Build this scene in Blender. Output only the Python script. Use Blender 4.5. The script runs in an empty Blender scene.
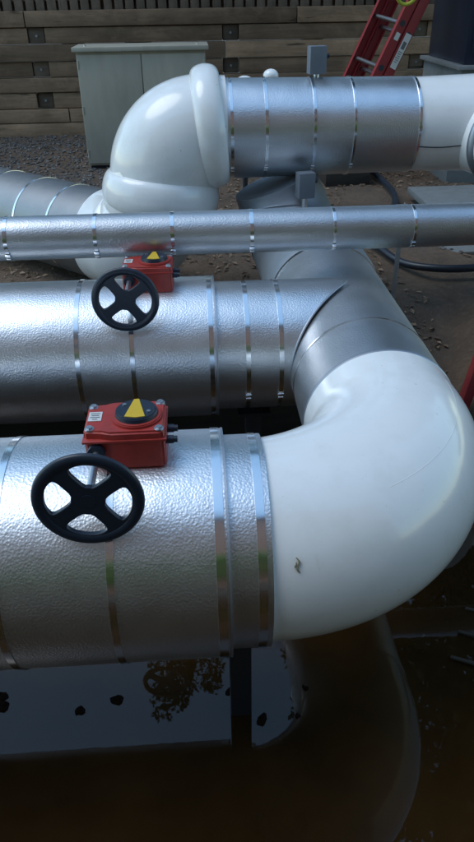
import bpy, bmesh, math, random
from mathutils import Vector, Matrix, noise
R = math.radians
random.seed(7)
S = bpy.context.scene
COL = S.collection

# ------------------------------------------------------------------ camera
cam_d = bpy.data.cameras.new('camera')
cam_d.sensor_fit = 'VERTICAL'; cam_d.sensor_height = 24.0
cam_d.lens = 24.0 * 690 / 842
cam_d.clip_start = 0.02; cam_d.clip_end = 500
cam = bpy.data.objects.new('camera', cam_d); COL.objects.link(cam)
p, y, r = R(32), R(3.11), R(-.9)
fw = Vector((math.sin(y)*math.cos(p), math.cos(y)*math.cos(p), -math.sin(p)))
rt = Vector((math.cos(y), -math.sin(y), 0)); up = rt.cross(fw)
c_, s_ = math.cos(r), math.sin(r)
rt2 = c_*rt + s_*up; up2 = -s_*rt + c_*up
cm = Matrix((rt2, up2, -fw)).transposed().to_4x4()
cm.translation = Vector((0, -1.174, 1.046))
cam.matrix_world = cm
S.camera = cam

# ------------------------------------------------------------------ world + sun
SUN_EL, SUN_AZ = R(60), R(-88)      # azimuth measured from +Y towards +X
w = bpy.data.worlds.new('World'); S.world = w; w.use_nodes = True
nt = w.node_tree; nt.nodes.clear()
sky = nt.nodes.new('ShaderNodeTexSky'); sky.sky_type = 'NISHITA'; sky.sun_disc = False
sky.sun_elevation = SUN_EL; sky.sun_rotation = SUN_AZ
sky.air_density = 1.3; sky.dust_density = .6; sky.ozone_density = 2.2
bg = nt.nodes.new('ShaderNodeBackground'); bg.inputs[1].default_value = 0.15
wo = nt.nodes.new('ShaderNodeOutputWorld')
tint = nt.nodes.new('ShaderNodeMix'); tint.data_type = 'RGBA'; tint.blend_type = 'MULTIPLY'
tint.inputs[0].default_value = 1; tint.inputs[7].default_value = (.91, 1.045, .99, 1)      # cool camera white balance
nt.links.new(sky.outputs[0], tint.inputs[6]); nt.links.new(tint.outputs[2], bg.inputs[0]); nt.links.new(bg.outputs[0], wo.inputs[0])
sd = bpy.data.lights.new('sun', 'SUN'); sd.energy = 0.6; sd.angle = R(34); sd.color = (1, .98, .95)
sun = bpy.data.objects.new('sun', sd); COL.objects.link(sun)
sv = Vector((math.sin(SUN_AZ)*math.cos(SUN_EL), math.cos(SUN_AZ)*math.cos(SUN_EL), math.sin(SUN_EL)))
sun.rotation_euler = sv.to_track_quat('Z', 'Y').to_euler()
sun.location = (0, 0, 12)
S.view_settings.view_transform = 'Standard'; S.view_settings.look = 'None'
S.view_settings.exposure = 0.76; S.view_settings.gamma = 1
S.view_settings.use_curve_mapping = False

# ------------------------------------------------------------------ materials
class NM:
    def __init__(s, name, base=(.5,.5,.5), rough=.5, metal=0., spec=None, coat=0.):
        s.m = bpy.data.materials.new(name); s.m.use_nodes = True
        s.t = s.m.node_tree; s.b = s.t.nodes['Principled BSDF']
        s.b.inputs['Base Color'].default_value = (*base, 1)
        s.b.inputs['Roughness'].default_value = rough
        s.b.inputs['Metallic'].default_value = metal
        if spec is not None: s.b.inputs['Specular IOR Level'].default_value = spec
        if coat: s.b.inputs['Coat Weight'].default_value = coat
        s.co = s.t.nodes.new('ShaderNodeTexCoord').outputs['Object']
        s.h = None
    def n(s, typ, **kw):
        nd = s.t.nodes.new(typ)
        for k, v in kw.items():
            if k in nd.inputs: nd.inputs[k].default_value = v
            else: setattr(nd, k, v)
        return nd
    def l(s, a, b): s.t.links.new(a, b)
    def mapped(s, sc=(1,1,1), rot=(0,0,0)):
        m = s.n('ShaderNodeMapping'); m.inputs['Scale'].default_value = sc; m.inputs['Rotation'].default_value = rot
        s.l(s.co, m.inputs[0]); return m.outputs[0]
    def noise(s, scale, detail=4, rough=.55, co=None, dist=0.):
        nd = s.n('ShaderNodeTexNoise', Scale=scale, Detail=detail, Roughness=rough, Distortion=dist)
        s.l(co or s.co, nd.inputs['Vector']); return nd.outputs['Fac']
    def ramp(s, fac, stops):
        rp = s.n('ShaderNodeValToRGB'); e = rp.color_ramp.elements
        while len(e) < len(stops): e.new(.5)
        for i, (pp, cc) in enumerate(stops):
            e[i].position = pp; e[i].color = (*cc, 1) if len(cc) == 3 else cc
        s.l(fac, rp.inputs[0]); return rp.outputs[0]
    def mix(s, f, a, b, mode='MIX'):
        m = s.n('ShaderNodeMix', data_type='RGBA', blend_type=mode)
        for v, i in ((f, 0), (a, 6), (b, 7)):
            if hasattr(v, 'node'): s.l(v, m.inputs[i])
            elif i == 0: m.inputs[0].default_value = v
            else: m.inputs[i].default_value = (*v, 1)
        return m.outputs[2]
    def col(s, o): s.l(o, s.b.inputs['Base Color']); return s
    def rough(s, fac, a, b):
        m = s.n('ShaderNodeMapRange'); m.inputs[3].default_value = a; m.inputs[4].default_value = b
        s.l(fac, m.inputs[0]); s.l(m.outputs[0], s.b.inputs['Roughness']); return s
    def bump(s, fac, dist, strength=1.):
        b = s.n('ShaderNodeBump', Distance=dist, Strength=strength)
        s.l(fac, b.inputs['Height'])
        if s.h: s.l(s.h, b.inputs['Normal'])
        s.h = b.outputs[0]; s.l(s.h, s.b.inputs['Normal']); return s

def g(v): return (v, v, v)
def mk_stucco(name='stucco_aluminium', k=.93, ro=0.):
    a = NM(name, (.60, .62, .66), .34, 1.)
    d = a.noise(7, 5, .6)
    a.rough(d, .31+ro, .44+ro)
    a.col(a.ramp(a.noise(2.3, 6, .7), [(.3, (.70*k,.73*k,.77*k)), (.7, (.85*k,.88*k,.91*k))]))
    a.bump(a.noise(3, 3), .016, .4)
    v = a.n('ShaderNodeTexVoronoi', feature='SMOOTH_F1', Scale=215.); v.inputs['Smoothness'].default_value = .8
    a.l(a.co, v.inputs['Vector'])
    a.bump(v.outputs['Distance'], .0009, .6)
    return a.m
STUCCO = mk_stucco()
STUCCO_SHADED = mk_stucco('shaded_stucco_aluminium', .36, .14)  # same cladding coloured darker, standing in for tree shade on the far-left pipe
STUCCO_DIM = mk_stucco('dull_stucco_aluminium', .70, .05)
def mk_band():
    a = NM('aluminium_band', (.86,.88,.9), .09, 1.)
    a.rough(a.noise(25, 4), .12, .24); a.bump(a.noise(14, 2), .002, .4); return a.m
BAND = mk_band()
def mk_sheet():
    a = NM('smooth_aluminium', (.42,.45,.50), .5, 1.)
    a.rough(a.noise(6, 5), .42, .6); a.bump(a.noise(4, 2), .01, .4); a.bump(a.noise(160, 2), .0006, .4); return a.m
SHEET = mk_sheet()
def mk_pvc():
    a = NM('white_plastic_jacket', (.72,.74,.76), .22, 0, coat=.3)
    d = a.noise(7, 8, .7)
    c = a.mix(a.ramp(d, [(.50, g(0)), (.78, g(.4))]), (.82,.83,.83), (.62,.61,.56))
    c = a.mix(a.ramp(a.noise(5, 6, .75, a.mapped((6, 6, .9)), .4), [(.62, g(0)), (.80, g(.35))]), c, (.54,.51,.45))
    c = a.mix(a.ramp(a.noise(70, 3, .6), [(.70, g(0)), (.76, g(.6))]), c, (.30,.27,.22))
    a.col(c)
    a.rough(d, .10, .27); a.bump(a.noise(2.6, 3), .014, .4); a.bump(a.noise(60, 4), .0005, .3)
    return a.m
PVC = mk_pvc()
def mk_red():
    a = NM('red_enamel', (.38,.025,.02), .38)
    a.col(a.mix(a.ramp(a.noise(22, 6, .7), [(.5, g(0)), (.75, g(.7))]), (.38,.042,.033), (.21,.03,.026)))
    a.bump(a.noise(120, 3), .0008, .4); return a.m
RED = mk_red()
def mk_lred():
    a = NM('red_fibreglass', (.42,.03,.03), .45)
    a.col(a.mix(a.noise(9, 6, .7), (.34,.03,.036), (.22,.026,.03))); return a.m
LRED = mk_lred()
def mk_black():
    a = NM('black_enamel', (.018,.027,.045), .3)
    a.rough(a.noise(18, 5), .28, .45); a.bump(a.noise(90, 3), .0006, .5); return a.m
BLACK = mk_black()
DARKSTEEL = NM('dark_steel', (.03,.033,.04), .5, .3).m
def simple(name, c, ro=.5, me=0., sc=20, var=.25, bd=.0):
    a = NM(name, c, ro, me)
    a.col(a.mix(a.noise(sc, 5, .65), tuple(v*(1-var) for v in c), tuple(min(1, v*(1+var)) for v in c)))
    if bd: a.bump(a.noise(sc*3, 4), bd)
    return a.m
YEL = simple('yellow_paint', (.65,.42,.03), .4, 0, 40, .1)
WHT = simple('white_label', (.62,.62,.6), .5, 0, 30, .08)
PRINT = NM('grey_print', (.12,.12,.13), .6).m
ZINC = simple('zinc_bolt', (.55,.57,.6), .35, 1., 60, .15)
RUBBER = simple('black_rubber', (.018,.026,.04), .36, 0, 30, .3)
GREYBOX = simple('grey_plastic_box', (.14,.16,.19), .5, 0, 20, .15)
GALV = simple('galvanised_steel', (.30,.32,.34), .5, .6, 12, .3)
NAVY = simple('dark_blue_paint', (.012,.018,.035), .35, 0, 4, .25)
CONC = simple('concrete', (.15,.165,.17), .85, 0, 14, .3, .003)
YG = simple('yellow_green_strap', (.42,.45,.04), .6, 0, 40, .2)
def mk_cab():
    a = NM('cabinet_paint', (.27,.31,.28), .5)
    d = a.noise(5, 6, .7, a.mapped((1, 1, .25)))
    a.col(a.mix(a.ramp(d, [(.45, g(0)), (.8, g(.8))]), (.37,.35,.29), (.27,.25,.205)))
    a.bump(a.noise(3, 2), .01, .2); return a.m
CABM = mk_cab()
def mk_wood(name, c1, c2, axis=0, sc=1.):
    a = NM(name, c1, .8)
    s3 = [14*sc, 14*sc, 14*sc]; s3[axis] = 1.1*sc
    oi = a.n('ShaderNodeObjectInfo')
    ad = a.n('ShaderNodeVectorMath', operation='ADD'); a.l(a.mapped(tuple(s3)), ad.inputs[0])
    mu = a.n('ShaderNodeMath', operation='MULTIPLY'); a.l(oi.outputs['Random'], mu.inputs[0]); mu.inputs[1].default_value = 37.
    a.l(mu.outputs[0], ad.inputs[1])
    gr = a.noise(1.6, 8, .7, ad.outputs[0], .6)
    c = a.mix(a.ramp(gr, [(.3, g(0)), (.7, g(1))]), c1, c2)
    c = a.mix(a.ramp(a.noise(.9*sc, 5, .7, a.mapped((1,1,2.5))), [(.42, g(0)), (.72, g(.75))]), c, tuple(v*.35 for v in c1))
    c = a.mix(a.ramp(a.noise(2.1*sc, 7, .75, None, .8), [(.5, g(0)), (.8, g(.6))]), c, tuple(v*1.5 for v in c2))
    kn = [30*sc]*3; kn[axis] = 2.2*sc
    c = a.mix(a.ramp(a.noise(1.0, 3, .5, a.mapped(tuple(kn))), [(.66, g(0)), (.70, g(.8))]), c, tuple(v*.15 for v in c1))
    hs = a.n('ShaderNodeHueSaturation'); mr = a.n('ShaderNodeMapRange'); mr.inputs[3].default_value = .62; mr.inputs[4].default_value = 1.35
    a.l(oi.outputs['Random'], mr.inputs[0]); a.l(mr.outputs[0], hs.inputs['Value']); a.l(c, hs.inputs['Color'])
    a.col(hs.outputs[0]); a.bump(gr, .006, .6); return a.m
WOOD = mk_wood('weathered_sleeper_wood', (.20,.125,.075), (.36,.23,.14))
_d = NM('dull_weathered_metal', (.30,.33,.37), .55, .75); _d.rough(_d.noise(7, 5), .45, .65); _d.bump(_d.noise(150, 2), .0008, .5); DULL = _d.m
WOODV = mk_wood('weathered_picket_wood', (.16,.115,.085), (.27,.195,.14), 2)
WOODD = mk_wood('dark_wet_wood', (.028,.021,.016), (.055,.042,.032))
BLOCKW = mk_wood('dark_block_wood', (.11,.08,.058), (.18,.13,.09))
def mk_ground():
    a = NM('earth_and_litter', (.1,.075,.055), .95)
    n1 = a.noise(3.2, 9, .72); n2 = a.noise(34, 6, .7); n3 = a.noise(1.1, 4)
    c = a.mix(a.ramp(n1, [(.3, g(0)), (.68, g(1))]), (.05,.035,.024), (.15,.10,.066))
    c = a.mix(a.ramp(n2, [(.5, g(0)), (.68, g(.8))]), c, (.16,.115,.08))
    c = a.mix(a.ramp(n3, [(.45, g(0)), (.7, g(.5))]), c, (.08,.07,.062))
    # wet, darker soil close to the puddle
    sx = a.n('ShaderNodeSeparateXYZ'); a.l(a.co, sx.inputs[0])
    mr = a.n('ShaderNodeMapRange'); mr.inputs[1].default_value = -.62; mr.inputs[2].default_value = -.38
    a.l(sx.outputs[2], mr.inputs[0])
    c = a.mix(mr.outputs[0], (.022,.018,.016), c)
    a.col(c); a.rough(mr.outputs[0], .42, .95)
    a.bump(n2, .015, .8); a.bump(n1, .04, .6); return a.m
GROUND = mk_ground()
def mk_water():
    a = NM('muddy_water', (.016,.0085,.004), .015)
    a.b.inputs['IOR'].default_value = 1.42
    a.col(a.ramp(a.noise(1.6, 5, .6), [(.35, (.018,.009,.003)), (.7, (.038,.019,.006))]))
    a.bump(a.noise(2.2, 2), .0016, .6); a.bump(a.noise(14, 3), .0002, .5)
    return a.m
WATER = mk_water()
def mk_brick():
    a = NM('red_brick', (.3,.12,.08), .85)
    br = a.n('ShaderNodeTexBrick', Scale=1.); br.offset = .5
    br.inputs['Color1'].default_value = (.46,.20,.14,1); br.inputs['Color2'].default_value = (.33,.13,.09,1)
    br.inputs['Mortar'].default_value = (.4,.37,.33,1); br.inputs['Mortar Size'].default_value = .006
    br.inputs['Brick Width'].default_value = .23; br.inputs['Row Height'].default_value = .076
    mp = a.n('ShaderNodeCombineXYZ'); sx = a.n('ShaderNodeSeparateXYZ'); a.l(a.co, sx.inputs[0])
    a.l(sx.outputs[0], mp.inputs[0]); a.l(sx.outputs[2], mp.inputs[1]); a.l(mp.outputs[0], br.inputs['Vector'])
    a.col(br.outputs[0]); return a.m
BRICK = mk_brick()
BEIGE = simple('beige_render', (.45,.42,.36), .8, 0, 5, .15)
GLASS = NM('window_glass', (.03,.04,.05), .05, 0).m
ROOF = simple('roof_tile', (.10,.06,.05), .8, 0, 8, .3)
def mk_leaf(name, c1, c2):
    a = NM(name, c1, .55)
    oi = a.n('ShaderNodeNewGeometry')
    a.col(a.mix(oi.outputs['Random Per Island'], c1, c2)); return a.m
LEAF = mk_leaf('tree_leaf', (.025,.05,.015), (.07,.11,.03))
HEDGEL = mk_leaf('hedge_leaf', (.12,.26,.03), (.26,.46,.06))
LITTER = mk_leaf('dead_leaf', (.08,.048,.03), (.26,.175,.11))
STONE = mk_leaf('gravel_stone', (.045,.044,.043), (.15,.147,.145))
BARK = simple('tree_bark', (.07,.055,.045), .95, 0, 12, .4, .01)
DLEAF = NM('sodden_leaf', (.012,.007,.005), .9, spec=.05).m

# ------------------------------------------------------------------ helpers
def tag(o, label=None, cat=None, group=None, kind=None):
    if label: o['label'] = label
    if cat: o['category'] = cat
    if group: o['group'] = group
    if kind: o['kind'] = kind
    return o
def empty(name, loc=(0,0,0), rot=(0,0,0)):
    o = bpy.data.objects.new(name, None); COL.objects.link(o)
    o.location = loc; o.rotation_euler = rot; o.empty_display_size = .05; return o
class MB:
    def __init__(s): s.b = bmesh.new()
    def box(s, c, d, bev=0., M=None, seg=2):
        t = bmesh.new(); bmesh.ops.create_cube(t, size=1.)
        for v in t.verts: v.co = Vector((v.co.x*d[0], v.co.y*d[1], v.co.z*d[2]))
        if bev: bmesh.ops.bevel(t, geom=t.edges[:], offset=bev, segments=seg, affect='EDGES', profile=.6)
        T = Matrix.Translation(c)
        if M is not None: T = T @ M.to_4x4()
        s.add(t, T); return s
    def cyl(s, a, b, ra, rb=None, seg=24, bev=0.):
        rb = ra if rb is None else rb
        a, b = Vector(a), Vector(b); L = (b-a).length
        t = bmesh.new(); bmesh.ops.create_cone(t, cap_ends=True, segments=seg, radius1=ra, radius2=rb, depth=L)
        if bev:
            es = [e for e in t.edges if abs(e.verts[0].co.z-e.verts[1].co.z) < 1e-6]
            bmesh.ops.bevel(t, geom=es, offset=bev, segments=2, affect='EDGES')
        q = (b-a).to_track_quat('Z', 'Y').to_matrix().to_4x4()
        s.add(t, Matrix.Translation((a+b)/2) @ q); return s
    def sph(s, c, rad, sc=(1,1,1), seg=24):
        t = bmesh.new(); bmesh.ops.create_uvsphere(t, u_segments=seg, v_segments=seg//2, radius=rad)
        s.add(t, Matrix.Translation(c) @ Matrix.Diagonal((*sc, 1))); return s
    def tube(s, pts, rad, seg=64, cap=True, closed=False, ref=None):
        """sweep a circle; rad = float or list"""
        pts = [Vector(q) for q in pts]; n = len(pts)
        rr = rad if isinstance(rad, (list, tuple)) else [rad]*n
        t = bmesh.new(); rings = []
        tan = []
        for i in range(n):
            if closed: d = pts[(i+1) % n]-pts[i-1]
            else: d = pts[min(i+1, n-1)]-pts[max(i-1, 0)]
            tan.append(d.normalized())
        u = Vector(ref) if ref else tan[0].orthogonal()
        for i in range(n):
            u = (u - tan[i]*u.dot(tan[i])).normalized(); v = tan[i].cross(u)
            rings.append([t.verts.new(pts[i]+rr[i]*(math.cos(k*2*math.pi/seg)*u+math.sin(k*2*math.pi/seg)*v)) for k in range(seg)])
        for i in range(n if closed else n-1):
            A, B = rings[i], rings[(i+1) % n]
            for k in range(seg): t.faces.new((A[k], A[(k+1) % seg], B[(k+1) % seg], B[k]))
        if cap and not closed:
            t.faces.new(rings[0][::-1]); t.faces.new(rings[-1])
        s.add(t, Matrix.Identity(4)); return s
    def add(s, t, M):
        bmesh.ops.transform(t, matrix=M, verts=t.verts)
        me = bpy.data.meshes.new('tmp'); t.to_mesh(me); t.free()
        s.b.from_mesh(me); bpy.data.meshes.remove(me)
    def build(s, name, mat, parent=None, smooth=True, ang=40):
        bmesh.ops.recalc_face_normals(s.b, faces=s.b.faces)
        me = bpy.data.meshes.new(name)
        if smooth:
            for f in s.b.faces: f.smooth = True
            for e in s.b.edges:
                if len(e.link_faces) == 2 and e.calc_face_angle(0) > R(ang): e.smooth = False
        s.b.to_mesh(me); s.b.free(); me.materials.append(mat)
        o = bpy.data.objects.new(name, me); COL.objects.link(o)
        if parent: o.parent = parent
        return o
def B(): return MB()
def rawmesh(name, vs, fs, mat, parent=None):
    me = bpy.data.meshes.new(name); me.from_pydata(vs, [], fs); me.update(); me.materials.append(mat)
    o = bpy.data.objects.new(name, me); COL.objects.link(o)
    if parent: o.parent = parent
    return o
def copy_tree(o, parent=None):
    c = o.copy(); COL.objects.link(c); c.parent = parent
    for ch in list(o.children): copy_tree(ch, c)
    return c

def jacket(a, b, rad, seg=96, wob=.0):
    """a pipe jacket: straight tube with a tiny rolled lip at each end"""
    a, b = Vector(a), Vector(b); d = (b-a).normalized(); L = (b-a).length
    n = max(4, int(L/.06)); pts = []; rs = []
    for i in range(n+1):
        t = i/n; pts.append(a+d*L*t)
        rs.append((rad if not callable(rad) else rad(t)) + wob*noise.noise(Vector((t*L*5, a.x*3, a.y*7))))
    return B().tube(pts, rs, seg)
def band(parent, c, d, rad, w=.014, th=.0022, clip=None):
    """flat polished strap round a pipe, with its folded clip"""
    c, d = Vector(c), Vector(d).normalized()
    pts = [c-d*w/2, c-d*(w/2-.0008), c+d*(w/2-.0008), c+d*w/2]
    b = B().tube(pts, [rad-.004, rad+th, rad+th, rad-.004], 96, cap=False)
    o = b.build('strap', BAND, parent, ang=30)
    if clip is not None:
        n = Vector(clip).normalized(); tt = d.cross(n)
        M = Matrix((d, tt, n)).transposed()
        B().box(c+n*(rad+th+.002), (w*1.25, .022, .005), .0015, M).box(c+n*(rad+th+.004)+tt*.008, (w*1.1, .006, .005), .001, M).build('clip', BAND, o)
    return o

# ------------------------------------------------------------------ ground and water
def gh(x, yy):
    def ss(a, b, t):
        t = max(0, min(1, (t-a)/(b-a))); return t*t*(3-2*t)
    edge = 1.32 + .08*noise.noise(Vector((x*1.3, 3, 0)))
    h = -.86 + ss(edge-.22, edge+.05, yy)*.38 + ss(edge, edge+1.1, yy)*.23
    if x > .6:                                           # earth bank to the right of the pit
        h = max(h, -.86 + ss(.95, 1.9, x + .25*noise.noise(Vector((yy*1.5, 7, 1))) + .45*ss(.5, 1.4, yy))*.61)
    h = max(h, -.86 + ss(-2.5, -3.0, yy)*.61) if yy < 0 else h
    h = max(h, -.86 + ss(-3.6, -4.0, x)*.61)
    h += .025*noise.noise(Vector((x*2.1, yy*2.1, 0))) + .012*noise.noise(Vector((x*8, yy*8, 2)))
    return h
xs = [-60, -30, -15, -9, -6] + [-4.5+i*.06 for i in range(151)] + [5.5, 8, 15, 30, 60]
ys = [-60, -30, -12, -7, -4] + [-2.4+i*.06 for i in range(160)] + [8.5, 12, 25, 60, 120]
vs = [(a, b, gh(a, b)) for b in ys for a in xs]
nx = len(xs)
fs = [(j*nx+i, j*nx+i+1, (j+1)*nx+i+1, (j+1)*nx+i) for j in range(len(ys)-1) for i in range(nx-1)]
gr = rawmesh('ground', vs, fs, GROUND); tag(gr, kind='structure')
for pl in gr.data.polygons: pl.use_smooth = True
wt = rawmesh('water', [(-4.2,-3.2,-.6),(2.2,-3.2,-.6),(2.2,2.0,-.6),(-4.2,2.0,-.6)], [(0,1,2,3)], WATER); tag(wt, kind='structure')

# leaf litter and gravel (uncountable)
def scatter(name, n, xr, yr, size, mat, keep=lambda x, y: True, thick=False, lift=.004):
    vs, fs = [], []
    for _ in range(n):
        x, yy = random.uniform(*xr), random.uniform(*yr)
        if not keep(x, yy): continue
        z = gh(x, yy)+lift; s = random.uniform(*size)
        a = random.uniform(0, 6.28); k = len(vs)
        if thick:
            o = [Vector(q) for q in ((1,0,0),(0,1,0),(-1,0,0),(0,-1,0),(0,0,.8),(0,0,-.8))]
            M = Matrix.Rotation(a, 3, 'Z') @ Matrix.Rotation(random.uniform(-.6,.6), 3, 'X')
            for q in o:
                q = M @ Vector((q.x*s*random.uniform(.7,1.2), q.y*s*random.uniform(.6,1.1), q.z*s*.7)); vs.append((x+q.x, yy+q.y, z+q.z))
            for i in range(4):
                fs += [(k+i, k+(i+1) % 4, k+4), (k+(i+1) % 4, k+i, k+5)]
        else:
            M = Matrix.Rotation(a, 3, 'Z') @ Matrix.Rotation(random.uniform(-.5,.5), 3, 'X') @ Matrix.Rotation(random.uniform(-.4,.4), 3, 'Y')
            for q in ((-1,0,0),(-.2,-.42,.12),(.9,0,-.05),(-.1,.45,.1)):
                q = M @ (Vector(q)*s); vs.append((x+q.x, yy+q.y, z+q.z+s*.25))
            fs += [(k, k+1, k+2), (k, k+2, k+3)]
    o = rawmesh(name, vs, fs, mat); return tag(o, kind='stuff')
lt = scatter('leaf_litter', 16000, (-4, 3.2), (1.5, 6.7), (.008, .026), LITTER, lambda x, yy: noise.noise(Vector((x*1.2, yy*1.2, 5))) > -.35 and not (x < -.2 and yy > 4.4) and gh(x, yy) > -.56)
tag(lt, 'brown dead leaves and wood chips scattered over the bare earth', 'leaf litter')
gv = scatter('gravel', 9000, (-3.4, .6), (3.6, 6.75), (.007, .02), STONE, lambda x, yy: x < -.3 + .5*noise.noise(Vector((yy, 1, 1))) or yy > 5.6, True)
tag(gv, 'loose blue grey gravel in front of the timber retaining wall', 'gravel')

# ------------------------------------------------------------------ front pipe (z = 0, y = 0)
X = Vector((1,0,0)); Y = Vector((0,1,0)); Z = Vector((0,0,1))
fp = tag(empty('insulated_pipe', (-1.5, 0, 0)), 'thick aluminium pipe nearest the camera, just above the puddle', 'pipe')
def P(o): return lambda v: tuple(Vector(v)-o.location)
q = P(fp)
jacket(q((-3.2,0,0)), q((.034,0,0)), .250).build('jacket', STUCCO, fp)
jacket(q((.030,0,0)), q((.118,0,0)), .2345).build('jacket_sleeve', STUCCO, fp)
B().tube([q((.032,0,0)), q((.0365,0,0)), q((.0366,0,0)), q((.032,0,0))], [.2515,.2515,.22,.22], 96, False).build('end_ring', SHEET, fp)
for x, cl in ((-.405, None), (-.19, (0,-.45,-1)), (.018, None), (-.95, None), (-1.6, None)):
    band(fp, q((x,0,0)), X, .250, .020 if x > 0 else .016, clip=cl)
band(fp, q((.098,0,0)), X, .2345, .019, clip=(0,-.3,-1))
B().box(q((.06,0,-.243)), (.07,.12,.03), .004).box(q((.06,0,-.262)), (.11,.16,.012), .003).build('saddle', DARKSTEEL, fp)

def support(name, x, yy, zt, label, w=.055, base=-.86):
    t = tag(empty(name, (x, yy, base)), label, 'support post', 'steel posts under the pipes')
    h = zt-base
    B().box((0,0,h/2), (w, w, h), .004).build('post', DARKSTEEL, t)
    B().box((0,0,h-.006), (w*2.1, w*2.6, .014), .002).build('top_plate', DARKSTEEL, t)
    return t
support('pipe_support', .062, 0, -.270, 'dark square steel post rising from the puddle under the nearest pipe')
support('pipe_support', .175, .97, -.225, 'dark steel post in the shade under the middle pipe, against the timber edge')

# white elbow: +X to +Y
def arc(c, a0, a1, rad, u, v, n=28):
    c, u, v = Vector(c), Vector(u), Vector(v)
    return [c + rad*(math.cos(a0+(a1-a0)*i/n)*u + math.sin(a0+(a1-a0)*i/n)*v) for i in range(n+1)]
XB, RB = .497, .39
ce = (XB-RB, RB, 0)
pts = [Vector((.106,0,0))] + arc(ce, -math.pi/2, 0, RB, X, Y, 48) + [Vector((XB, RB+.02+.02*i, 0)) for i in range(4)]
n = len(pts)
rad = [.2240 + .012*math.sin(math.pi*min(1, i/(n-4)))**1.2 - .006*(i/n) for i in range(n)]
we = tag(empty('pipe_elbow', (XB, 0, 0)), 'big glossy white elbow at the end of the nearest pipe, above the puddle', 'pipe elbow', None)
q = P(we)
B().tube([q(v) for v in pts], rad, 128, ref=(0,0,1)).build('plastic_cover', PVC, we)
# ridges that imitate faint reflection streaks: two shallow lines along the bend
for bt, i0, i1 in ((R(52), 16, n-4), (R(196), 4, n-4)):
    cr = []
    for i in range(i0, i1):
        d = (pts[min(i+1, n-1)]-pts[i-1]).normalized(); out = Vector((d.y, -d.x, 0))
        cr.append(Vector(q(pts[i] + (rad[i]-.0006)*(math.cos(bt)*out + math.sin(bt)*Z))))
    B().tube(cr, [.0002]+[.0010]*(len(cr)-2)+[.0002], 8).build('reflection_ridge', PVC, we)
# mud splash on the cover
mb = B()
for off, ln in ((0,8),(.004,4)):
    st_ = []
    for k in range(ln):
        a = R(149+off*600+(1.15-off*60)*k); dd = Vector((0, math.cos(a), math.sin(a)))
        st_.append(Vector(q(Vector((.163+.004*math.sin(k*.9+off*300)+.0011*k-off, 0, 0)) + dd*.2257)))
    mb.tube(st_, [.0008]+[.0014+.0009*((k*5) % 3)/2 for k in range(ln-2)]+[.0006], 8)
mb.build('mud_splash', simple('dried_mud', (.2,.17,.11), .9), we)

# ------------------------------------------------------------------ branch pipe (axis +Y at X = XB) and middle pipe
bp = tag(empty('insulated_pipe', (XB, .46, 0)), 'aluminium pipe running back from the big white elbow, joined by the middle pipe', 'pipe')
q = P(bp)
jacket(q((XB,.47,0)), q((XB,1.40,0)), .2175).build('jacket', STUCCO_DIM, bp)
B().tube([q((XB,.468,0)), q((XB,.474,0)), q((XB,.484,0)), q((XB,.487,0))], [.214,.2200,.2200,.214], 96, False).build('end_ring', SHEET, bp)
band(bp, q((XB,.69,0)), Y, .2175, .010, .0016)
band(bp, q((XB,1.385,0)), Y, .2175, .022, .003)
# larger section behind, bending up into the upper pipe
pts2 = [Vector((XB,1.40,0)), Vector((XB,1.44,0)), Vector((XB,1.56,0)), Vector((XB,1.72,0))] + arc((XB,1.76,.30), -math.pi/2, 0, .30, Z*1.0, Y, 24)
# arc parametrised: u=Z(up), v=Y ; start below centre (−u) and end at +Y
pts2 = [Vector((XB,1.40,0)), Vector((XB,1.44,0)), Vector((XB,1.60,0))] + [Vector((XB-.13*(a/1.5708)**1.3, 1.76+.30*math.sin(a), .30-.30*math.cos(a))) for a in [i*math.pi/2/24 for i in range(25)]]
r2 = [.2175,.226,.226] + [.224-.032*i/24 for i in range(len(pts2[3:]))]
re = tag(empty('riser_elbow', (XB,1.76,0)), 'wide grey metal elbow half hidden behind the thin cross pipe, rising into the upper pipe', 'pipe elbow')
q = P(re)
B().tube([q(v) for v in pts2], r2, 96, ref=(1,0,0)).build('sheet_cover', DULL, re)
for a in (.55, 1.05):
    c = Vector((XB-.13*(a/1.5708)**1.3, 1.76+.30*math.sin(a), .30-.30*math.cos(a)))
    band(re, q(c), (0, math.cos(a), math.sin(a)), .228-.032*a/1.57, .008, .0015).data.materials[0] = DULL

mp = tag(empty('insulated_pipe', (-1.5,.97,.012)), 'middle thick aluminium pipe, directly behind and parallel to the nearest one', 'pipe')
q = P(mp)
jacket(q((-3.4,.97,.012)), q((.046,.97,.012)), .236).build('jacket', STUCCO, mp)
# the mitred end: cut the sleeve along the saddle curve with the branch
def saddle(x0, rad, ax, seg=96):
    t = bmesh.new(); rings = []
    nn = 14
    for i in range(nn+1):
        ring = []
        for k in range(seg):
            a = k*2*math.pi/seg; yy, zz = rad*math.cos(a), rad*math.sin(a)
            xe = XB - math.sqrt(max(0, .2178**2 - zz*zz)) if abs(zz) < .2178 else XB
            ring.append(t.verts.new((x0+(xe-x0)*i/nn-ax[0], yy, zz)))
        rings.append(ring)
    for i in range(nn):
        for k in range(seg): t.faces.new((rings[i][k], rings[i][(k+1) % seg], rings[i+1][(k+1) % seg], rings[i+1][k]))
    b = MB(); b.add(t, Matrix.Identity(4)); return b
saddle(.046, .2165, (-1.5,0,0)).build('jacket_sleeve', STUCCO, mp)
B().tube([q((.044,.97,.012)), q((.0485,.97,.012)), q((.0486,.97,.012)), q((.044,.97,.012))], [.2375,.2375,.21,.21], 96, False).build('end_ring', SHEET, mp)
for x in (-.383, -.215, .030, -.9, -1.5): band(mp, q((x,.97,.012)), X, .236, .016)
for x in (.145, .250): band(mp, q((x,.97,.012)), X, .2165, .016, clip=(0,-1,-.45))
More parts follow.
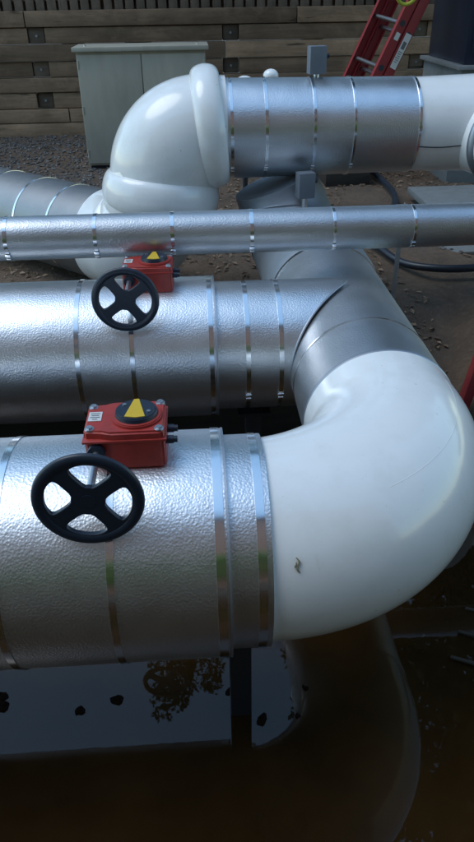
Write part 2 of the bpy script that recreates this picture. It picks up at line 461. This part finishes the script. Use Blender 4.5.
# seam bead along the mitre
sm = []
for k in range(97):
    a = math.pi/2 + (k/96)*math.pi
    yy, zz = .2175*math.cos(a), .2175*math.sin(a)
    xe = XB - math.sqrt(max(0, .2178**2 - zz*zz))
    sm.append(Vector((xe+1.5, yy, zz)))
B().tube(sm, .0035, 10).build('mitre_seam', SHEET, mp)

# ------------------------------------------------------------------ small cross pipe
sp = tag(empty('cross_pipe', (-1.5,1.09,.368)), 'thin dimpled aluminium pipe crossing the whole picture above the middle pipe', 'pipe')
q = P(sp)
jacket(q((-3.4,1.09,.368)), q((3.0,1.09,.368)), .0695, 64).build('jacket', STUCCO_DIM, sp)
for x in (-1.2, -.9, -.608, -.325, -.078, .178, .448, .712, 1.0, 1.4): band(sp, q((x,1.09,.368)), X, .0695, .013 if x < .3 else .010, .0015, clip=(0,-1,-.7))

# ------------------------------------------------------------------ upper pipe
UZ = .529; UY = 2.06
upp = tag(empty('upper_pipe', (.55,UY,UZ)), 'raised aluminium pipe between two white plastic fittings in front of the fence', 'pipe')
q = P(upp)
jacket(q((.10,UY,UZ)), q((.958,UY,UZ)), lambda t: .203-.010*t).build('jacket', STUCCO, upp)
for x, w_ in ((.165,.014), (.309,.015), (.51,.013), (.678,.011)): band(upp, q((x,UY,UZ)), X, .2005-.008*(x-.3), w_, .003, clip=(0,-1,-.9))
band(upp, q((.952,UY,UZ)), X, .1955, .012, .002, clip=(0,-1,.1))

# white elbow at its left end, with fat lips
wl = tag(empty('pipe_elbow', (-.157,UY,.25)), 'white elbow with fat rounded lips in front of the green cabinet', 'pipe elbow')
q = P(wl)
cx = -.157
pe = [Vector((.146,UY,UZ)), Vector((.10,UY,UZ))] + [Vector((.085-(.242)*math.sin(a), UY, .287+.242*math.cos(a))) for a in [i*math.pi/2/32 for i in range(33)]] + [Vector((cx,UY,.25))]
n2 = len(pe)
r3 = [.212 + .028*math.sin(math.pi*i/(n2-1)) for i in range(n2)]
B().tube([q(v) for v in pe], r3, 112, ref=(0,1,0)).build('plastic_cover', PVC, wl)
def lip(cpt, d, rad, wid, name):
    cpt, d = Vector(cpt), Vector(d).normalized(); nn = 18; pp = []; rr = []
    for i in range(nn+1):
        a = -math.pi/2 + math.pi*i/nn
        pp.append(cpt + d*wid/2*math.sin(a)); rr.append(rad-.045+.048*math.cos(a)**.8 if 0 < i < nn else rad-.045)
    B().tube(pp, rr, 112).build(name, PVC, wl, ang=85)
lip(q((.078,UY,UZ+.008)), (1,0,.09), .249, .125, 'lip')
lip(q((cx+.004,UY,.268)), (.14,.05,1), .262, .165, 'lip')
lip(q((cx-.035,UY+.01,.135)), (.34,-.15,1), .252, .10, 'lip')
B().tube([Vector(q(pe[i]+(r3[i]-.0004)*(math.cos(R(118))*Vector((-(pe[min(i+1,n2-1)]-pe[i-1]).normalized().z,0,(pe[min(i+1,n2-1)]-pe[i-1]).normalized().x))*-1+math.sin(R(118))*Vector((0,-1,0))))) for i in range(3,n2-2)], .0016, 8).build('lap_seam', PVC, wl)
dv = Vector((-.74,.67,0)).normalized()
pf = [Vector((cx,UY,.30)), Vector((cx,UY,.27))] + [Vector((cx-.015,UY,0)) + dv*.27*(1-math.cos(a)) + Z*.27*(1-math.sin(a)) for a in [i*math.pi/2/24 for i in range(25)]]
pf += [pf[-1] + dv*.10]
B().tube([q(v) for v in pf], [.232+.012*math.sin(i*.35) for i in range(len(pf))], 96, ref=(1,0,0)).build('lower_cover', PVC, wl)
# far-left pipe
e0 = pf[-1]-dv*.02; e1 = e0+dv*3.6
fl = tag(empty('insulated_pipe', tuple(e0)), 'aluminium pipe slanting away behind the thin cross pipe at the left edge', 'pipe')
q = P(fl)
jacket(q(e0), q(e1), .222).build('jacket', STUCCO_SHADED, fl)
for t_ in (.02, .24, .50, .78, 1.1, 1.5): band(fl, q(e0+dv*t_), dv, .222, .014, .002)

# white tee at its right end
tee = tag(empty('pipe_tee', (1.2,UY,UZ)), 'white plastic tee with grey banded outlet at the right end of the upper pipe', 'pipe tee')
q = P(tee)
jacket(q((.94,UY,UZ)), q((2.3,UY,UZ)), lambda t: .190+.010*math.exp(-((t-.3)/.2)**2)).build('plastic_cover', PVC, tee)
td = Vector((.30,-.95,-.03)).normalized(); tc = Vector((1.25,UY,UZ-.03))
jacket(q(tc), q(tc+td*.36), .165).build('outlet_cover', PVC, tee)
B().tube([q(tc+td*(.19+.01*i)) for i in range(5)], [.166,.178,.180,.178,.166], 96, False).build('outlet_band', SHEET, tee)
# horizontal lap seam on the tee
B().tube([q((.955+.02*i, UY-.196*math.cos(.30+.03*math.sin(i*.35)), UZ-.196*math.sin(.30+.03*math.sin(i*.35)))) for i in range(12)], .0022, 8).build('lap_seam', DARKSTEEL, tee)

# sensor boxes
def sensor(loc, rz, label, s=1.):
    t = tag(empty('sensor_box', loc, (0,0,rz)), label, 'sensor box', 'grey sensor boxes on the pipes')
    B().box((0,0,.062*s), (.072*s,.055*s,.105*s), .004).build('housing', GREYBOX, t)
    B().cyl((0,0,-.03), (0,0,.016), .012, seg=16).build('stem', ZINC, t)
    B().cyl((.036*s,0,.075*s), (.052*s,0,.075*s), .009, seg=12).build('cable_gland', RUBBER, t)
    return t
sensor((.535,UY,.730), .12, 'small grey box standing on top of the upper pipe, beside the ladder')
sensor((.470,1.83,.275), .2, 'small grey box in the gap between the upper pipe and the thin cross pipe')

# white vent caps beyond the upper pipe
for i, (x, zt, lb) in enumerate(((.312,.628,'left of two small white domed caps showing over the upper pipe'), (.462,.655,'right and taller of two small white domed caps showing over the upper pipe'))):
    t = tag(empty('vent_cap', (x,3.2,-.25)), lb, 'vent cap', 'white domed caps behind the upper pipe')
    B().cyl((0,0,0), (0,0,zt+.22), .016, seg=20).build('pipe_stem', DARKSTEEL, t)
    B().sph((0,0,zt+.222), .05 if i == 0 else .045, (1,1,.62 if i == 0 else .8), 24).build('dome', PVC, t)

# ------------------------------------------------------------------ valve gearbox with handwheel
def flat_with_holes(outer, holes, ext, bev, name, mat, parent):
    cu = bpy.data.curves.new(name, 'CURVE'); cu.dimensions = '2D'; cu.fill_mode = 'BOTH'
    cu.extrude = ext; cu.bevel_depth = bev; cu.bevel_resolution = 3
    for loop in [outer]+holes:
        sp_ = cu.splines.new('POLY'); sp_.points.add(len(loop)-1)
        for i, (a, b) in enumerate(loop): sp_.points[i].co = (a, b, 0, 1)
        sp_.use_cyclic_u = True
    ob = bpy.data.objects.new(name, cu); COL.objects.link(ob)
    bpy.context.view_layer.update()
    me = bpy.data.meshes.new_from_object(ob.evaluated_get(bpy.context.evaluated_depsgraph_get()))
    bpy.data.objects.remove(ob); bpy.data.curves.remove(cu)
    me.name = name; me.materials.clear(); me.materials.append(mat)
    for pl in me.polygons: pl.use_smooth = False
    o = bpy.data.objects.new(name, me); COL.objects.link(o); o.parent = parent; return o
def make_actuator():
    t = empty('valve_gearbox')
    # body outline in plan: wide block on the right, narrower neck on the left
    out = [(-.078,-.050),(-.045,-.053),(-.028,-.060),(.072,-.060),(.078,-.054),(.078,.054),(.072,.060),(-.028,.060),(-.045,.053),(-.078,.050)]
    bm = bmesh.new()
    f = bm.faces.new([bm.verts.new((a, b, 0)) for a, b in out])
    ex = bmesh.ops.extrude_face_region(bm, geom=[f])
    bmesh.ops.translate(bm, verts=[v for v in ex['geom'] if isinstance(v, bmesh.types.BMVert)], vec=(0,0,.085))
    bmesh.ops.bevel(bm, geom=bm.edges[:], offset=.0045, segments=3, affect='EDGES')
    b = MB(); b.add(bm, Matrix.Identity(4))
    b.box((-.01,0,-.02), (.07,.07,.05), .006)
    body = b.build('body', RED, t, ang=50)
    # raised lid flange + round boss
    B().cyl((.022,0,.084), (.022,0,.092), .050, seg=48, bev=.002).build('boss', RED, t)
    B().box((.0,0,.066), (.162,.126,.005), .0015).build('flange', RED, t)
    ds = B().cyl((.022,0,.090), (.022,0,.1015), .043, .040, seg=48, bev=.002).build('indicator_disc', BLACK, t)
    bm = bmesh.new(); tri = [(-.006+.022,.036),(.022-.021,-.029),(.022+.001,-.034),(.022+.019,-.031),(.022+.004,.037)]
    f = bm.faces.new([bm.verts.new((a, b_, .1017)) for a, b_ in tri])
    ex = bmesh.ops.extrude_face_region(bm, geom=[f]); bmesh.ops.translate(bm, verts=[v for v in ex['geom'] if isinstance(v, bmesh.types.BMVert)], vec=(0,0,.0015))
    b = MB(); b.add(bm, Matrix.Identity(4)); b.build('yellow_arrow', YEL, ds, smooth=False)
    for a, c in ((-.024,.017),(.025,-.012)): B().cyl((.022+a,c,.1012), (.022+a,c,.1038), .0042, seg=12).build('screw', ZINC, ds)
    for a, c in ((-.067,-.040),(-.067,.041),(.067,-.048),(.067,.049)):
        B().cyl((a,c,.083), (a,c,.0865), .0095, seg=20, bev=.001).cyl((a,c,.086), (a,c,.0895), .0066, seg=6).build('bolt', ZINC, t)
    st = B().box((-.060,.003,.0858), (.026,.034,.001)).build('sticker', WHT, t, smooth=False)
    b = B()
    for k, wd in enumerate((.018,.015,.019,.010)): b.box((-.060,.013-k*.007,.0866), (wd,.0022,.0004))
    b.build('print', PRINT, st, smooth=False)
    for yy in (-.036,.004):
        B().cyl((.076,yy,.050), (.094,yy,.050), .0085, seg=16, bev=.001).cyl((.094,yy,.050), (.101,yy,.050), .0068, seg=16).build('stop_bolt', BLACK, t)
    B().cyl((-.056,-.048,.042), (-.056,-.066,.042), .017, seg=24, bev=.001).build('shaft_collar', BLACK, t)
    B().cyl((-.056,-.05,.042), (-.056,-.200,.0365), .0075, seg=20).build('shaft', ZINC, t)
    # handwheel (in its own XY plane, turned to face -Y)
    wh = empty('handwheel', (-.056,-.198,.036), (R(90), 0, 0)); wh.parent = t
    ro = .080
    ro = .084
    outer = [(ro*math.cos(k*2*math.pi/96), ro*math.sin(k*2*math.pi/96)) for k in range(96)]
    holes = []
    for h in range(4):
        c0 = math.pi/2*h + math.pi/2; loop = []
        N = 5
        def sp_half(rr): return math.asin(min(.95, (.0125 + .010*max(0, (.047-rr)/.02) + .012*max(0, (rr-.060)/.02)**2)/rr))
        # outer edge of the hole
        for i in range(N+1):
            s_ = -1+2*i/N; rr = .0800 - .004*abs(s_)**4; hw = math.pi/4 - math.asin(.0190/.078)
            a = c0 + s_*hw*(1-.0*abs(s_)); loop.append((rr*math.cos(a), rr*math.sin(a)))
        for rr, k_ in ((.068,.97),(.058,1.0),(.049,1.0),(.041,1.0),(.035,.97)):
            hw = (math.pi/4-math.asin(.0125/rr))*k_; a = c0+hw; loop.append((rr*math.cos(a), rr*math.sin(a)))
        for i in range(1, 6):
            s_ = 1-2*i/6; rr = .0285; hw = .34; a = c0+s_*hw; loop.append((rr*math.cos(a), rr*math.sin(a)))
        for rr, k_ in ((.035,.97),(.041,1.0),(.049,1.0),(.058,1.0),(.068,.97)):
            hw = (math.pi/4-math.asin(.0125/rr))*k_; a = c0-hw; loop.append((rr*math.cos(a), rr*math.sin(a)))
        for _ in range(3):
            nl = []
            for i in range(len(loop)):
                (ax_, ay_), (bx_, by_) = loop[i], loop[(i+1) % len(loop)]
                nl += [(ax_*.75+bx_*.25, ay_*.75+by_*.25), (ax_*.25+bx_*.75, ay_*.25+by_*.75)]
            loop = nl
        holes.append(loop)
    flat_with_holes(outer, holes, .0035, .0022, 'spoke_plate', BLACK, wh)
    # rim: flattened torus
    bm = bmesh.new(); rings = []
    for i in range(96):
        a = i*2*math.pi/96; ring = []
        for k in range(16):
            b_ = k*2*math.pi/16; rr = .0885 + .0115*math.cos(b_); ring.append(bm.verts.new((rr*math.cos(a), rr*math.sin(a), .0075*math.sin(b_)+.001)))
        rings.append(ring)
    for i in range(96):
        for k in range(16): bm.faces.new((rings[i][k], rings[(i+1) % 96][k], rings[(i+1) % 96][(k+1) % 16], rings[i][(k+1) % 16]))
    b = MB(); b.add(bm, Matrix.Identity(4)); b.build('rim', BLACK, wh)
    B().cyl((0,0,-.014), (0,0,.0065), .019, .016, seg=32, bev=.002).build('hub', BLACK, wh)
    return t, wh
v1, wh1 = make_actuator()
tag(v1, 'red gearbox with yellow pointer and black handwheel, on the nearest pipe', 'valve gearbox', 'red valve gearboxes on the pipes')
v1.location = (-.157, .004, .246); wh1.rotation_euler = (R(90), R(9), 0)
v2 = copy_tree(v1)
v2['label'] = 'red gearbox with black handwheel on the middle pipe, just under the thin cross pipe'
v2.location = (-.160, .962, .236); v2.rotation_euler = (0, 0, R(-1))

# ------------------------------------------------------------------ pit edge beam, lid box, hoses, angle post
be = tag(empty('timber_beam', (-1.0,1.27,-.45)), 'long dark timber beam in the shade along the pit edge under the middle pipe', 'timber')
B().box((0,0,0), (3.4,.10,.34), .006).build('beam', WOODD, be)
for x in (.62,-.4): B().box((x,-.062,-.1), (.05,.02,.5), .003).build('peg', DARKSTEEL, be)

pb = tag(empty('pit_box', (2.02,3.45,-.42)), 'low grey lidded box on the earth under the white tee at the right', 'pit box')
B().box((0,0,.10), (.92,.62,.22), .006).build('chamber', simple('dark_chamber', (.045,.055,.055), .8, 0, 14, .3, .003), pb)
ld = B().box((0,0,.232), (1.0,.74,.045), .008).build('lid', CONC, pb)
B().box((0,-.373,.232), (.9,.006,.012), .001).build('lid_groove', DARKSTEEL, ld)
B().box((-.34,-.2,.259), (.09,.05,.012), .003).build('lid_handle', GALV, ld)

sb = tag(empty('broken_slab', (1.62,2.66,-.32)), 'dark broken block with a pale slanting edge beside the black hose at the right', 'concrete block')
sb.rotation_euler = (R(6), R(-9), R(-24))
B().box((0,0,.04), (.42,.26,.10), .014, seg=3).build('block', simple('wet_concrete', (.05,.06,.06), .7, 0, 14, .4, .006), sb)
B().box((.0,-.01,.10), (.40,.22,.02), .004).build('capping', CONC, sb)

def hose(name, pts, rad, label):
    P_ = [Vector(v) for v in pts]; out = []
    for i in range(len(P_)-1):
        a, b, c, d = P_[max(i-1,0)], P_[i], P_[i+1], P_[min(i+2, len(P_)-1)]
        for k in range(10):
            t = k/10; out.append(.5*((2*b)+(c-a)*t+(2*a-5*b+4*c-d)*t*t+(3*b-a-3*c+d)*t**3))
    out.append(P_[-1])
    return tag(B().tube(out, rad, 14).build(name, RUBBER), label, 'hose', None)
hose('hose', [(.80,3.6,-.20),(.98,2.85,-.21),(1.02,2.62,-.20),(1.10,2.40,-.22),(1.24,2.26,-.21),(1.46,2.22,-.20),(1.9,2.3,-.2),(2.6,2.5,-.2)], .020, 'black hose curving over the bare earth below the thin cross pipe at the right')
hose('hose', [(1.36,5.1,-.21),(1.42,4.6,-.205),(1.43,4.2,-.20),(1.40,3.7,-.20),(1.24,3.2,-.21),(1.1,2.95,-.22),(.9,2.9,-.22)], .022, 'black hose passing the left side of the grey lidded box behind the cross pipe')

ap = tag(empty('angle_post', (.842,1.62,-.5)), 'thin grey steel post standing right of the branch pipe, under the thin cross pipe', 'post')
B().box((0,0,.40), (.020,.003,.80), .0006).box((.0085,.010,.40), (.003,.018,.80), .0006).build('angle_bar', GALV, ap)
B().box((0,0,.79), (.05,.05,.006), .001).build('bracket', GALV, ap)

# ------------------------------------------------------------------ electrical cabinet
cb = tag(empty('electrical_cabinet', (-.385,5.32,-.25)), 'pale green metal electrical cabinet with two doors standing before the timber wall', 'electrical cabinet')
B().box((0,0,.455), (1.04,.36,.87), .006).build('body', CABM, cb)
B().box((0,0,.02), (1.0,.32,.05), .003).build('plinth', DARKSTEEL, cb)
B().box((0,-.005,.908), (1.09,.43,.035), .008).build('lid', CABM, cb)
for s_ in (-1, 1):
    dr = B().box((s_*.2585,-.188,.455), (.510,.018,.83), .004).build('door', CABM, cb)
B().box((.035,-.20,.46), (.016,.012,.07), .003).build('handle', DARKSTEEL, dr)
for s_ in (-1,1):
    for zz in (.12,.46,.80): B().cyl((s_*.508,-.195,zz-.03), (s_*.508,-.195,zz+.03), .008, seg=10).build('hinge', CABM, cb)
for x in (-.45,.45): B().cyl((x,-.12,.925), (x,-.12,.937), .012, seg=8).build('lid_bolt', ZINC, cb)

# ------------------------------------------------------------------ timber retaining wall
rw = tag(empty('retaining_wall', (0,6.84,-.25)), 'low wall of stacked weathered sleepers with dark block ends', 'retaining wall')
zb = [.90,.755,.607,.455,.309,.169,.016,-.12,-.27]
bx = [-5.39,-3.45,-1.51,.43,2.37,4.31,6.25]
for k in range(8):
    zt, zl = zb[k]+.25, zb[k+1]+.25
    cz, hh = (zt+zl)/2, zt-zl-.008
    if k in (1,3,5):
        for i in range(len(bx)-1):
            a, b_ = bx[i]+.085, bx[i+1]-.085
            B().box(((a+b_)/2, random.uniform(-.012,.012)+.02, cz), (b_-a, .12, hh), .008).build('sleeper', WOOD, rw)
        for a in bx: B().box((a, .055, cz), (.158,.14,hh), .01).build('block_end', BLOCKW, rw)
    else:
        e = [-6.2, -3.9+.5*k*.3, -1.6+((k*37) % 10)*.16, 1.1-((k*53) % 10)*.12, 3.6, 6.5]
        for i in range(5):
            B().box(((e[i]+e[i+1])/2, random.uniform(-.012,.012), cz), (e[i+1]-e[i]-.008, .12, hh), .008).build('sleeper', WOOD, rw)
for a in (-1.51,.43,2.37):
    for k in (1,3,5): B().cyl((a,-.012,(zb[k]+zb[k+1])/2+.25), (a,-.026,(zb[k]+zb[k+1])/2+.25), .012, seg=8).build('coach_bolt', GALV, rw)
pk = tag(empty('picket_fence', (0,6.97,.62)), 'tall dark slatted timber fence rising behind the sleeper retaining wall', 'fence')
b = B(); x = -6.2
while x < 6.4:
    wv = random.uniform(.078,.09); b.box((x, random.uniform(-.005,.005), .85), (wv,.02,1.7+random.uniform(-.02,.02)), .002); x += wv+random.uniform(.022,.032)
b.build('slats', WOODV, pk)
b = B(); x = -6.25
while x < 6.4:
    b.box((x, .095, .85), (.10,.015,1.66), .002); x += .112
b.build('sky_block_boards', WOODV, pk)  # board layer added to block bright sky in the slat gaps
for zz in (.4,1.3): B().box((0,.04,zz), (12.6,.05,.09), .004).build('rail', WOODV, pk)

# ------------------------------------------------------------------ dark container on its plinth
ct = tag(empty('equipment_housing', (2.90,4.72,-.25)), 'tall dark navy equipment housing on a grey plinth at the top right corner', 'equipment housing')
B().box((0,0,.385), (1.90,.92,.80), .01).build('plinth', CONC, ct)
B().box((0,0,.80), (1.96,.98,.028), .004).build('base_frame', GALV, ct)
B().box((0,0,1.75), (1.86,.86,1.87), .012).build('housing', NAVY, ct)
for s_ in (-1,1): dr = B().box((s_*.455,-.437,1.75), (.87,.016,1.72), .004).build('door', NAVY, ct)
B().box((.06,-.455,1.7), (.02,.02,.14), .004).build('handle', DARKSTEEL, dr)

# ------------------------------------------------------------------ red extension ladder
Lz = Vector((.415,.02,.91)).normalized(); Wy = Vector((-.31,.95,0)); Wy = (Wy-Lz*Wy.dot(Lz)).normalized(); Nx = Wy.cross(Lz)
la = tag(empty('extension_ladder', tuple(Vector((1.075,4.35,-.235))+Lz*.245)), 'red fibreglass extension ladder leaning to the right against the dark housing', 'ladder')
la.rotation_euler = Matrix((Nx, Wy, Lz)).transposed().to_euler()
tb = tag(empty('timber_block', (1.17,4.53,-.25)), 'short dark timber block under the foot of the red extension ladder', 'timber block')
B().box((0,0,.10), (.34,.62,.20), .008).build('block', WOODD, tb)
def channel(nx, wy, z0, z1, side):
    b = B(); c = (z0+z1)/2; L = z1-z0
    b.box((nx, wy, c), (.074,.004,L), .001)
    for s_ in (-1,1): b.box((nx+s_*.0355, wy-side*.013, c), (.0035,.030,L), .001)
    return b
for nm, nx, z0, z1 in (('base',.04,0,2.6), ('fly',-.045,.35,2.9)):
    for side, wy in ((-1,.0),(1,.40)):
        rl = channel(nx, wy, z0, z1, -side if False else (-1 if side == -1 else 1)).build('rail', LRED, la)
        if side == -1:
            zz = z0+.25
            while zz < z1-.1:
                B().cyl((nx,wy-.0035,zz), (nx,wy+.004,zz), .021, seg=20).build('rung_end', RUBBER, rl); zz += .305
    zz = z0+.25
    while zz < z1-.1:
        B().cyl((nx,.004,zz), (nx,.396,zz), .015, seg=16).build('rung', ZINC, la); zz += .305
lb = B().box((.043,-.0045,.75), (.052,.001,.24), 0).build('warning_label', WHT, la, smooth=False)
b = B().box((.043,-.0054,.79), (.030,.0004,.05))
for k in range(6): b.box((.043+(-.004 if k % 2 else 0),-.0054,.745-k*.014), (.036-.006*(k % 3),.0004,.005))
b.build('print', PRINT, lb, smooth=False)
B().box((-.040,-.0045,.82), (.036,.001,.05)).build('small_label', WHT, la, smooth=False)
ys_ = tag(B().tube([(1.50+.075*math.cos(a), 4.28+.01*math.sin(3*a), 1.03+.085*math.sin(a)) for a in [i*2*math.pi/40 for i in range(40)]], .012, 10, closed=True).build('strap_coil', YG), 'yellow green strap coil hanging by the ladder at the top of the picture', 'strap')

# ------------------------------------------------------------------ red ladder end and pallet in the pit, right
rl = tag(empty('short_ladder', (1.0,1.1,-.5)), 'red ladder stub leaning on the earth bank beyond the white elbow at the right edge', 'ladder')
d_ = Vector((.16,.10,.66)).normalized()
for k, x in enumerate((0.,.10)):
    M = d_.to_track_quat('Z', 'Y').to_matrix()
    B().box((.09+x*1.3,.15+x*.6,.12+d_.z*0), (.028,.07,.80), .004, M).build('rail', LRED, rl)
for zz in (-.15,.1,.35):
    c = Vector((.09,.15,.12))+d_*zz; B().cyl(c, c+Vector((.13,.06,0)), .014, seg=16).build('rung', ZINC, rl)

pa = tag(empty('timber_pallet', (.70,.20,-.603)), 'dark sodden timber pallet half sunk in the puddle at the lower right', 'pallet')
pa.rotation_euler = (R(-1.5), R(-1), R(-26))
for k in range(2,6):
    B().box((.22+.008*k,-.30+.105*k,.008), (.44,.011,.009), .003).build('slat', WOODD, pa)
for x in (.06,.38): B().box((x,.06,-.05), (.035,.50,.045), .004).build('bearer', WOODD, pa)

# ------------------------------------------------------------------ floating leaves
lfs = [((-.586,.045),.020,'round dark leaf floating at the left edge, lower one of two touching'),
       ((-.593,.078),.018,'dark leaf floating at the left edge, upper one of two touching'),
       ((-.372,.017),.015,'single dark leaf floating alone in the pale sky reflection at the left'),
       ((-.275,.044),.018,'dark leaf floating beside the reflected twigs under the nearest pipe'),
       ((.115,-.045),.017,'reddish dark leaf floating in the pale reflection right of the steel post'),
       ((.244,.045),.009,'tiny leaf scrap floating in the black water under the white elbow'),
       ((.212,-.04),.008,'tiny leaf scrap floating at the lower right rim of the pale reflection'),
       ((.03,.047),.010,'tiny leaf scrap floating just left of the steel post')]
for (x, yy), s_, lb in lfs:
    b = bmesh.new(); rr = random.uniform(0, 6)
    ctr = b.verts.new((0,0,.003)); ring = []
    for k in range(14):
        a = k*2*math.pi/14; rad_ = s_*(1+.18*math.sin(2*a+rr)+.08*math.sin(5*a))
        ring.append(b.verts.new((rad_*math.cos(a), rad_*.8*math.sin(a), .0015+.003*math.sin(3*a+rr))))
    for k in range(14): b.faces.new((ctr, ring[k], ring[(k+1) % 14]))
    m = MB(); m.add(b, Matrix.Translation((0,0,0))); o = m.build('floating_leaf', DLEAF)
    o.location = (x, yy, -.5985); o.rotation_euler.z = rr
    tag(o, lb, 'leaf', 'leaves floating on the puddle')

# ------------------------------------------------------------------ trees behind the fence
def leaves(cl, per, size, vs, fs):
    for c, rad_ in cl:
        for _ in range(per):
            d = Vector((random.gauss(0,1), random.gauss(0,1), random.gauss(0,1))).normalized()*rad_*random.random()**.45
            c0 = c + Vector((d.x, d.y, d.z*.75)); s_ = random.uniform(*size)
            M = Matrix.Rotation(random.uniform(0,6.28),3,'Z') @ Matrix.Rotation(random.uniform(-1.1,1.1),3,'X') @ Matrix.Rotation(random.uniform(-.8,.8),3,'Y')
            k = len(vs)
            for v in ((-1,0,0),(-.15,-.5,.05),(1,0,0),(-.1,.5,.05)):
                q_ = M @ (Vector(v)*s_); vs.append(tuple(c0+q_))
            fs += [(k,k+1,k+2),(k,k+2,k+3)]
def tree(x, yy, h, spread, label, ncl=75, per=170, lean=(0,0), size=(.04,.075)):
    t = tag(empty('leafy_tree', (x,yy,-.25)), label, 'tree', 'trees behind the fence')
    cl = []; b = B()
    trunk = [Vector((lean[0]*s*s*.5, lean[1]*s*s*.5, h*.55*s)) + Vector((noise.noise(Vector((s*3,x,0))), noise.noise(Vector((s*3,yy,4))), 0))*.15 for s in [i/8 for i in range(9)]]
    b.tube(trunk, [.16-.07*i/8 for i in range(9)], 12)
    top = trunk[-1]
    for k in range(ncl):
        a = random.uniform(0, 6.28); e = random.uniform(-.35, 1.2); rr = spread*random.uniform(.45,1.)
        c = top + Vector((math.cos(a)*math.cos(e)*rr+lean[0]*.5, math.sin(a)*math.cos(e)*rr+lean[1]*.5, math.sin(e)*h*.45))
        cl.append((c, random.uniform(.3,.6)*spread/2))
        if k % 3 == 0:
            st = trunk[random.randint(4,8)]; md = (st+c)/2 + Vector((0,0,.2))
            b.tube([st, md, c], [.05,.03,.012], 8)
    b.build('trunk', BARK, t)
    vs_, fs_ = [], []; leaves(cl, per, size, vs_, fs_)
    rawmesh('crown', vs_, fs_, LEAF, t)
    return t
tree(-4.4, 8.9, 8.6, 2.5, 'leafy tree beyond the left end of the fence')
tree(-1.5, 9.3, 8.2, 2.3, 'leafy tree beyond the fence behind the cabinet')
tree(1.6, 9.2, 8.0, 2.3, 'leafy tree beyond the fence behind the ladder')
tree(5.2, 8.6, 8.6, 2.4, 'leafy tree beyond the fence at the right')
tree(-.55, 7.6, 8.2, .95, 'slender tree overhanging the fence whose twigs reflect in the puddle', 46, 60, (0,-1.6), (.035,.06))

tree(3.5, 6.0+1.9, 9.5, 2.5, 'tall dense tree beyond the fence at the far right, darkening the puddle', 110, 330, (0,-2.6), (.05,.09))
# ------------------------------------------------------------------ behind the camera: brick house and hedge
hs = tag(empty('brick_house', (0,-4.6,-.25)), 'two storey red brick house behind the photographer, seen only mirrored in the pipes', 'house')
B().box((0,-2,4.0), (16,4,8.0), 0).build('wall', BRICK, hs, smooth=False)
B().box((0,.03,2.35), (16.04,.08,.35), .01).build('string_course', BEIGE, hs)
B().box((0,-2,8.15), (16.8,5,.3), .02).build('roof', ROOF, hs)
for x in (-5,-1.9,1.9,5):
    for zz in (3.9,6.4):
        f = B().box((x,.02,zz), (1.3,.06,1.2), .01).build('window', BEIGE, hs)
        B().box((x,.055,zz), (1.14,.02,1.04)).build('pane', GLASS, f)
hg = tag(empty('hedge', (0,-3.9,-.25)), 'low bright green hedge at the foot of the brick house behind the photographer', 'hedge')
vs_, fs_ = [], []
leaves([(Vector((random.uniform(-5,5), random.uniform(-.2,.2), random.uniform(.7,2.3))), .25) for _ in range(330)], 75, (.03,.06), vs_, fs_)
rawmesh('foliage', vs_, fs_, HEDGEL, hg)
